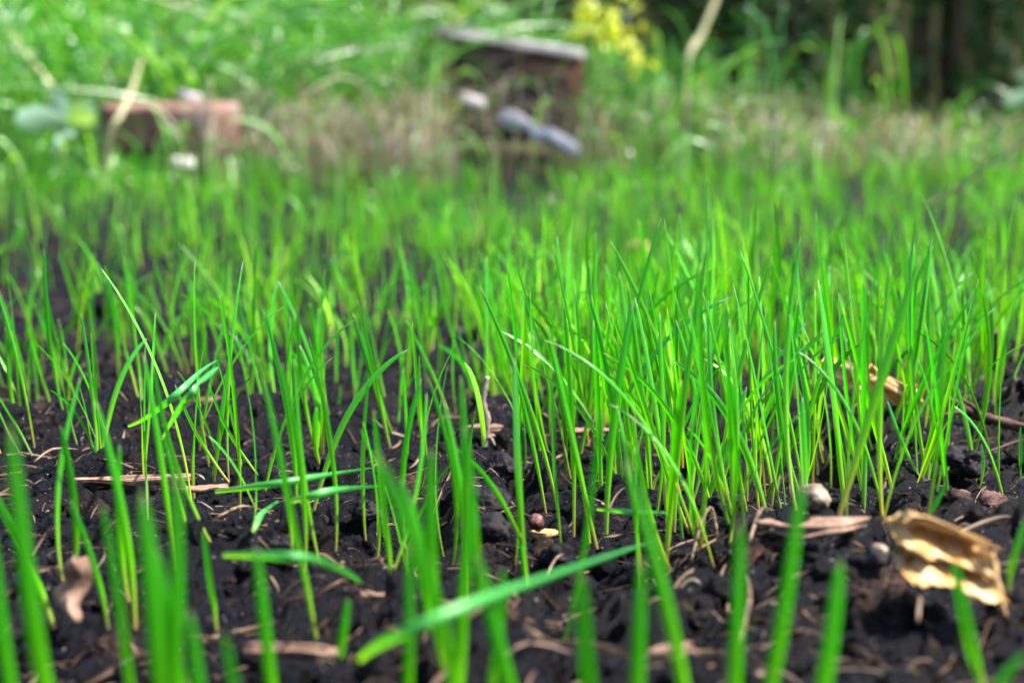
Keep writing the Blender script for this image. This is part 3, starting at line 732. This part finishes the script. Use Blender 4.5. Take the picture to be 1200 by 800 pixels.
# bark chip
def bark(px, py, L, W, Tk, mat, label, seed, rz=0.0, name='bark_chip', ry=0):
    p = ground(px, py)
    import bmesh
    from mathutils import noise
    bm = bmesh.new(); bmesh.ops.create_cube(bm, size=1)
    bmesh.ops.subdivide_edges(bm, edges=bm.edges[:], cuts=9, use_grid_fill=True)
    for v in bm.verts:
        c = v.co.copy(); n1 = noise.noise(Vector((c.x * 2.5, c.y * 3, seed))); n2 = noise.noise(Vector((c.x * 4, c.y * 12, c.z * 9 + seed)))
        e = 1 - .35 * abs(c.x * 2) ** 3 - .15 * n1
        v.co = Vector((c.x * L * (1 + .25 * noise.noise(Vector((c.y * 5, seed, c.z * 3))) ), c.y * W * e * (1 + .2 * n2), c.z * Tk * (1 + .9 * n2) * e + Tk * n1 * .8))
    me = bpy.data.meshes.new(name); bm.to_mesh(me); bm.free()
    o = link(name, me, mat); o.location = p + np.array([0, 0, Tk * .6]); o.rotation_euler = (.35, ry, rz)
    return tag(o, label, 'wood chip', 'chips and bark in the soil')
bark(1108, 590, .0135, .006, .0028, M_bark, 'reddish bark chip behind the big curled dry leaf', 2, -.15)
bark(1165, 596, .008, .006, .003, M_dtwig, 'dark knotty bark lump right of the reddish chip', 5, .3)
bark(432, 703, .014, .0022, .0015, M_tan, 'thin tan splinter lying level left of the centre clump', 7, .05)
bark(582, 700, .010, .0024, .0016, M_tan, 'tan splinter slanting under the long fallen blade', 9, -.6)
bark(155, 566, .032, .0026, .0018, M_tan, 'long pale brown splinter rising right at the left side', 11, .22)
bark(270, 470, .026, .0022, .0012, M_tan, 'pale strip lying level behind the left clump', 13, .02)
bark(690, 508, .020, .0022, .0014, M_tan, 'tan strip lying level behind the centre clump', 14, .1)
bark(350, 770, .020, .0024, .0016, M_tan, 'blurred brown strip along the bottom left of centre', 15, -.1)
bark(240, 575, .012, .002, .0012, M_tan, 'small brown splinter in the left clump', 18, .4)

# stones and clods
def stone(name, px, py, wpx, hpx, mat, label, cat, seed, group=None, sub=4, rough=.25, D=None):
    g0 = ground(px, py + hpx * .42); D = D or g0[1]; pm = F / D; r = wpx / 2 / pm; rz = hpx / 2 / pm
    o = link(name, rock(name, None, (r, r * .9, rz / .75), seed, sub, rough), mat); o.location = at(px, py, D + r * .5)
    return tag(o, label, cat, group)
CG = 'dark soil clods in the near bed'
stone('soil_clod', 574, 586, 46, 36, M_clod, 'big smooth black clod left of the single straight blade', 'soil clod', 1, CG)
stone('soil_clod', 574, 620, 52, 36, M_clod, 'broad black clod just in front of the big smooth one', 'soil clod', 2, CG)
stone('soil_clod', 588, 550, 40, 30, M_clod, 'lumpy dark clod behind the big smooth black one', 'soil clod', 3, CG, rough=.6)
stone('soil_clod', 655, 650, 40, 26, M_clod, 'dark clod right of the orange husk sliver', 'soil clod', 4, CG, rough=.5)
stone('soil_clod', 428, 600, 36, 26, M_clod, 'dark clod at the left foot of the centre clump', 'soil clod', 5, CG, rough=.5)
stone('soil_clod', 330, 640, 34, 24, M_clod, 'dark clod just behind the limp S-shaped blade', 'soil clod', 6, CG, rough=.5)
stone('soil_clod', 1120, 755, 70, 50, M_clod, 'blurred round clod below the big curled dry leaf', 'soil clod', 7, CG, rough=.4, D=.262)
stone('soil_clod', 1130, 540, 44, 34, M_clod, 'crumbly dark clod behind the reddish bark chip', 'soil clod', 8, CG, rough=.7)
stone('soil_clod', 1020, 660, 40, 34, M_clod, 'dark clod left of the big curled dry leaf', 'soil clod', 9, CG, rough=.6)
stone('soil_clod', 850, 590, 40, 26, M_clod, 'dark clod at the right foot of the centre clump', 'soil clod', 12, CG, rough=.6)
stone('pebble', 444, 671, 30, 22, M_pebble, 'smooth purplish grey pebble left of the centre clump', 'pebble', 10, rough=.1)
stone('pebble', 1029, 644, 24, 16, M_palestone, 'small pale pinkish pebble left of the big curled dry leaf', 'pebble', 14, rough=.1, D=.30)
stone('stone', 952, 583, 42, 34, M_palestone, 'rough pale round stone among blades behind the mound', 'stone', 11, rough=.2)
stone('seed_husk', 628, 611, 20, 20, M_husk, 'reddish round seed husk beside the big black clod', 'seed husk', 15, rough=.15)
flake('leaf_flake', 638, 627, 34, 10, 'orange husk sliver curled below the reddish seed husk', M_dry, 'leaf flake', seed=21, tilt=-.12)

# thin dead straws that stand out
SG = 'thin dead straws on the near soil'
M_strawstick = simple_mat('straw_stick', [(.35, (.03, .018, .012)), (.5, (.09, .06, .042)), (.7, (.18, .13, .10))], 350, .8, .15, .0005)
def straw(pts, r, label, mat=M_strawstick, seed=1):
    tube('straw', [ground(px, py) + np.array([0, 0, dz]) for px, py, dz in pts], [r * .6, r * .8] + [r * .75] * (len(pts) - 3) + [r * .3], mat, label, 'straw', SG, n=6, seed=seed, rough=.3)
straw([(878, 640, .001), (890, 618, .004), (905, 612, .003)], .0007, 'pale straw arching over the left end of the mound')
straw([(810, 662, .001), (822, 635, .005), (834, 618, .005), (842, 640, .001)], .0005, 'thin hooped straw before the mound left of the pale arch')
straw([(640, 680, .001), (652, 668, .003), (668, 655, .002)], .0004, 'tiny straw slanting right of the long splinter under the clump')
straw([(1075, 735, .001), (1079, 700, .004), (1080, 672, .006)], .0006, 'grey straw standing below the big curled dry leaf')
straw([(868, 760, .001), (878, 720, .004), (874, 690, .003)], .0006, 'brown straw on the dark face of the mound')
straw([(40, 545, .001), (62, 538, .003), (92, 530, .001)], .0005, 'straw lying level near the left frame edge')
straw([(255, 610, .001), (285, 602, .002), (318, 606, .001)], .0005, 'straw lying level behind the limp S-shaped blade')
straw([(590, 352, .002), (600, 338, .01), (622, 346, .004)], .0011, 'curled brown straw behind the centre clump')

# ------------------------------------------------------------------ the bank: bricks, wood, weeds
M_brick = simple_mat('old_brick', [(.3, (.05, .035, .03)), (.42, (.12, .06, .045)), (.55, (.19, .10, .075)), (.66, (.25, .19, .17)), (.75, (.10, .10, .07))], 22, .85, .2, .004)
M_block = simple_mat('weathered_block', [(.35, (.006, .005, .005)), (.55, (.02, .013, .011)), (.7, (.10, .045, .025))], 14, .85, .2, .006, (1, 1, .35))
M_slab = simple_mat('grey_slab', [(.3, (.24, .21, .22)), (.7, (.5, .46, .48))], 18, .8, .3, .002)
M_chip = simple_mat('bleached_wood', [(.3, (.16, .14, .14)), (.55, (.42, .42, .46)), (.8, (.6, .6, .64))], 24, .7, .3, .002, (.4, 1, 1))
def slab(name, c, size, rot, mat, parent=None, seed=1, chip=.006, cuts=7):
    import bmesh
    from mathutils import noise
    bm = bmesh.new(); bmesh.ops.create_cube(bm, size=1)
    bmesh.ops.subdivide_edges(bm, edges=bm.edges[:], cuts=cuts, use_grid_fill=True)
    for v in bm.verts:
        c_ = v.co.copy(); p = Vector((c_.x * size[0], c_.y * size[1], c_.z * size[2]))
        n = sum(1 for k in range(3) if abs(abs(c_[k]) - .5) < 1e-4)
        d = noise.noise(p * 28 + Vector((seed, 0, 0))) * chip + noise.noise(p * 80) * chip * .4
        p -= p.normalized() * (abs(d) * (1 + .9 * (n - 1)) + (n >= 2) * chip * .5)
        v.co = p
    me = bpy.data.meshes.new(name); bm.to_mesh(me); bm.free()
    o = link(name, me, mat, parent); o.location = c; o.rotation_euler = rot
    return o
bD = 1.98
c = at(196, 152, bD)
o = slab('brick', (c[0], c[1] + .03, c[2] + .002), (.18, .10, .074), (.05, .0, -.12), M_brick, seed=3, chip=.008)
tag(o, 'worn red brick half sunk at the edge of the bed on the left', 'brick')
o = slab('stone', at(222, 113, bD + .04) , (.030, .03, .012), (.1, .2, .5), M_slab, seed=5, chip=.004); tag(o, 'small blue grey stone lying on top of the worn brick', 'stone')
o = slab('stone', at(215, 190, bD - .12), (.030, .03, .012), (.1, .1, .3), M_slab, seed=6, chip=.004); tag(o, 'flat grey stone on the soil before the worn brick', 'stone')

D = 2.42
root = empty('edging_block', at(606, 150, D)); rl = np.array(root.location)
tag(root, 'dark weathered edging block with sloping pale top behind the bed', 'edging block')
c = at(606, 105, D)
o = slab('block', c + [-.01, .06, -.01] - rl, (.235, .12, .15), (0, .10, .12), M_block, root, 8, .008)
c = at(596, 50, D)
slab('top_slab', c + [-.005, .06, .001] - rl, (.262, .13, .016), (0, .155, .12), M_slab, root, 9, .004)
o = slab('wood_fragment', at(620, 150, 2.12), (.095, .03, .022), (.2, .47, -.1), M_chip, seed=11, chip=.022); tag(o, 'larger bleached white wood fragment lying below the edging block', 'wood piece', 'bleached wood fragments')
o = slab('wood_fragment', at(659, 165, 2.10), (.06, .02, .018), (.1, .6, -.1), M_chip, seed=12, chip=.013); tag(o, 'smaller bleached white wood fragment at the right end of the larger', 'wood piece', 'bleached wood fragments')
o = slab('wood_fragment', at(553, 118, 2.3), (.045, .03, .018), (.1, .3, .2), M_slab, seed=13, chip=.006); tag(o, 'grey chip lying in thatch left of the bleached wood', 'wood piece')

# broad weed leaves and long stems
M_weed = leaf_mat('weed_leaf', [(0, (.22, .34, .22)), (1, (.30, .46, .34))], [(0, (1, 1, 1)), (1, (1.2, 1.2, 1.3))], trans=.3, rough=.25, spec=.7)
def weed(px, py, D, lv, h, label):
    c = at(px, py, D); gz = float(profile(c[0], c[1]))
    root = empty('weed', (c[0], c[1], gz)); tag(root, label, 'weed', 'broad leaved weeds on the bank')
    st = np.array([[0, 0, -.01], [.005, 0, (c[2] - gz) * .4], [0, 0, (c[2] - gz) * .8], [0, 0, c[2] - gz]])
    link('stem', blades('stem', st[None], [.004], [.5], np.array([1.5]), S=8, A=7, roll0=6, roll1=5.5, wbase=1, blunt=1), M_tall, root)
    for (ax, az, ay, w) in lv:
        q = st[3]; P = np.array([q, q + [ax * .4, ay * .4, az * .6 + .01], q + [ax * .8, ay * .8, az], q + [ax, ay, az * .8]])
        link('leaf', blades('leaf', P[None], [w], [random.random()], np.array([1.57]), S=14, A=7, roll0=.9, roll1=.6, wbase=.35, blunt=.3), M_weed, root)
weed(78, 146, 1.9, [(.05, .015, -.04, .035), (-.06, .005, -.02, .034), (.01, -.03, -.06, .03), (-.03, .04, .02, .026)], .1, 'pale broad leaved weed left of the worn brick')
weed(128, 78, 2.4, [(.06, -.01, -.04, .03), (-.05, .02, -.02, .028), (.03, .05, 0, .024)], .1, 'pale broad leaved weed high on the bank above the brick')
weed(40, 40, 2.5, [(.06, -.02, -.03, .03), (-.04, .03, -.02, .028)], .1, 'glossy broad leaved weed in the top left corner')
weed(1215, 110, 3.0, [(-.08, -.02, -.03, .03), (.05, .02, -.02, .03), (-.04, .04, 0, .03)], .1, 'dark broad leaved weed by the fence at the far right')
M_stem = simple_mat('reed', [(.35, (.20, .22, .10)), (.7, (.42, .36, .22))], 20, .6, .3, .001, (1, 1, .3))
M_redstem = simple_mat('reddish_stem', [(.3, (.22, .09, .04)), (.5, (.30, .28, .12)), (.7, (.34, .38, .2))], 14, .6, .3, .001)
tube('reed', [at(1085, 243, 1.05), at(1120, 222, 1.03), at(1160, 192, 1.0), at(1225, 150, .96)], [.0016, .0014, .0012, .001], M_redstem, 'long reddish stem slanting up past the right frame edge', 'stem')
gb = at(800, 130, 2.5); gb[2] = float(profile(gb[0], gb[1]))
tube('reed', [gb, at(805, 75, 2.5), at(822, 40, 2.52), at(846, -20, 2.55)], [.006, .006, .006, .005], M_stem, 'pale thick stem rising out of the grass right of the yellow leaves', 'stem')
gb = at(118, 182, 1.93); gb[2] = float(profile(gb[0], gb[1]))
tube('reed', [gb, at(128, 160, 1.9), at(138, 140, 1.9), at(152, 112, 1.92), at(166, 70, 1.95)], [.004, .004, .004, .0035, .002], M_stem, 'pale stem leaning across the left end of the worn brick', 'stem')
gb = at(72, 120, 2.2)
gb[2] = float(profile(gb[0], gb[1]))
tube('reed', [gb, at(62, 110, 2.2), at(35, 70, 2.2), at(12, 38, 2.2)], [.004, .004, .0035, .002], M_stem, 'pale stem slanting left in the grass at the top left', 'stem')

# ------------------------------------------------------------------ shrubs and fence behind
M_hleaf = leaf_mat('shrub_leaf', [(0, (.02, .075, .006)), (1, (.025, .12, .008))], [(0, (.4, .5, .4)), (.6, (1, 1, 1)), (1, (1.6, 1.5, 1.2))], trans=.3, rough=.4, stripes=3)
M_yleaf = leaf_mat('sunlit_yellow_leaf', [(0, (.85, .82, .12)), (1, (.9, .84, .25))], [(0, (.7, .8, .7)), (1, (1.2, 1.1, 1))], trans=.5, rough=.25, spec=.8, stripes=3)  # sun glow and glints put into the colour as a whitened yellow
M_trunk = simple_mat('shrub_bark', [(.35, (.03, .02, .014)), (.7, (.10, .065, .045))], 20, .9, .2, .006, (1, 1, .25))
def shrub(x, y, rx, ry, h, n, label, low=.12, leafmat=None, lw=(.012, .03), ll=(.03, .07), trunks=4, group='dark shrubs before the fence'):
    gz = float(profile(x, y)); root = empty('shrub', (x, y, gz)); tag(root, label, 'shrub', group)
    for k in range(trunks):
        a = random.random() * 6.28; r0 = random.uniform(0, .12) * rx * 2
        p0 = np.array([x + math.cos(a) * r0, y + math.sin(a) * r0 * .5, gz - .02]); p3 = p0 + np.array([math.cos(a) * rx * .18, math.sin(a) * ry * .3, h * random.uniform(.6, .95)])
        m1 = p0 * .66 + p3 * .34 + rng.normal(0, .015, 3); m2 = p0 * .3 + p3 * .7 + rng.normal(0, .02, 3)
        tube('trunk', [p0, m1, m2, p3], [.028, .02, .013, .005], M_trunk, parent=root, seed=k)
    c = rng.normal(0, .45, (46, 3)); c[:, 2] = rng.random(46) * 1.0
    pick = rng.integers(0, 46, n)
    q = c[pick] + rng.normal(0, .16, (n, 3))
    P0 = np.stack([q[:, 0] * rx, q[:, 1] * ry, low + np.clip(q[:, 2], -.05, 1.1) * (h - low)], 1)
    L = rng.uniform(*ll, n)[:, None]; d = rng.normal(0, 1, (n, 3)); d[:, 2] = d[:, 2] * .5 - .15; d /= np.linalg.norm(d, axis=1, keepdims=True)
    dr = np.array([0, 0, -1.]) * L
    P = np.stack([P0, P0 + d * L * .33 + .06 * dr, P0 + d * L * .66 + .0 * dr, P0 + d * L + .15 * dr], 1)
    me = blades('foliage', P, rng.uniform(*lw, n), rng.random(n), rng.random(n) * 6.28, S=4, A=3, roll0=.7, roll1=.6, wbase=.3, blunt=.3)
    link('foliage', me, leafmat or M_hleaf, root)
    return root
shrub(-2.2, 4.9, .8, .4, 1.9, 5000, 'dark leafy shrub at the far left behind the tall grass')
shrub(-.9, 4.8, .8, .4, 1.9, 6000, 'dark leafy shrub behind the tall grass left of the block')
shrub(.15, 4.7, .6, .35, 1.9, 5000, 'dark shrub with bare stems straight behind the edging block', low=.3)
shrub(.85, 4.75, .4, .3, 1.8, 5200, 'dark shrub right of the yellow leaves with grass before it', low=.28)
shrub(1.5, 4.9, .5, .15, 1.8, 4200, 'thin dark shrub overlapping the boards of the fence', low=.3)
shrub(3.5, 4.7, .6, .4, 1.8, 3500, 'dark shrub beyond the right frame edge', low=.2)
# sunlit yellow sprig
yD = 2.95; c = at(712, 40, yD); gz = float(profile(c[0], c[1]))
root = empty('yellow_leaf_sprig', (c[0], c[1], gz)); tag(root, 'sprig of bright yellow leaves glowing against the dark shrubs', 'plant')
stems = [(690, 12), (686, 34), (712, 30), (738, 60), (757, 58), (728, 44), (744, 72), (700, 44), (722, 5)]
for k, (px, py) in enumerate(stems):
    e = at(px, py, yD + random.uniform(-.04, .04))
    if k < 4: tube('stem', [np.array([c[0], c[1], gz]), np.array([(c[0] + e[0]) / 2 + .01, yD, (gz + e[2]) / 2]), e], [.003, .002, .001], M_trunk, parent=root)
    n = 8 if k != 1 else 14
    for j in range(n):
        d = rng.normal(0, 1, 3); d /= np.linalg.norm(d); L = random.uniform(.02, .042)
        q = e - np.array(root.location) + rng.normal(0, .014, 3)
        P = np.array([q, q + d * L * .33, q + d * L * .66, q + d * L - [0, 0, .004]])
        link('leaf', blades('leaf', P[None], [random.uniform(.010, .018)], [random.random()], np.array([random.random() * 6.28]), S=6, A=5, roll0=.7, roll1=.6, wbase=.35, blunt=.35), M_yleaf, root)

M_board = simple_mat('mossy_board', [(.3, (.035, .045, .02)), (.5, (.10, .11, .05)), (.7, (.17, .18, .08))], 5, .85, .2, .003, (3, 1, .4))
root = empty('board_fence', (0, 5.5, 0)); tag(root, 'weathered mossy fence of upright boards behind the garden', 'fence')
x = -4.2; k = 0
while x < 5.0:
    w = random.uniform(.105, .125)
    o = slab('board', (x, .012 * (k % 2), .82 + random.uniform(-.02, .02)), (w, .018, 1.9), (0, random.uniform(-.006, .006), 0), M_board, root, k, .002, 3)
    x += w - .004 + .012 * 0; k += 1
for z in (.4, 1.4): slab('rail', (.4, .045, z), (9.4, .05, .08), (0, 0, 0), M_board, root, 3, .002, 3)
for xx in (-3.4, -1.4, .6, 2.6, 4.6): slab('post', (xx, .12, .8), (.09, .09, 2.0), (0, 0, 0), M_board, root, 4, .002, 3)
# trees beyond the fence and one unseen, added to shade the fence
for (x, y, s) in ((-3.5, 9, 1.0), (0.2, 10, 1.2), (3.8, 9.5, 1.0), (3.6, 3.9, .9)):
    gz = 0; root = empty('tree', (x, y, gz)); tag(root, {-3.5: 'leafy tree beyond the left of the fence', .2: 'leafy tree beyond the middle of the fence', 3.8: 'leafy tree beyond the right of the fence', 3.6: 'unseen leafy tree added to shade the right hand corner before the fence'}[x], 'tree', 'trees beyond the fence')
    tube('trunk', [np.array([x, y, -.1]), np.array([x + .05, y, 1.2]), np.array([x, y + .1, 2.6]), np.array([x + .1, y, 4])], [.16, .13, .1, .04], M_trunk, parent=root)
    n = 6000; c = rng.normal(0, 1, (60, 3)) * [1.1, 1.1, .9] + [0, 0, 3.4]; q = c[rng.integers(0, 60, n)] + rng.normal(0, .3, (n, 3)); q = q * s
    d = rng.normal(0, 1, (n, 3)); d /= np.linalg.norm(d, axis=1, keepdims=True); L = .13
    P = np.stack([q, q + d * L * .33, q + d * L * .66, q + d * L], 1)
    link('crown', blades('crown', P, rng.uniform(.05, .08, n), rng.random(n), rng.random(n) * 6.28, S=3, A=3, roll0=.7, roll1=.6, wbase=.3, blunt=.3), M_hleaf, root)
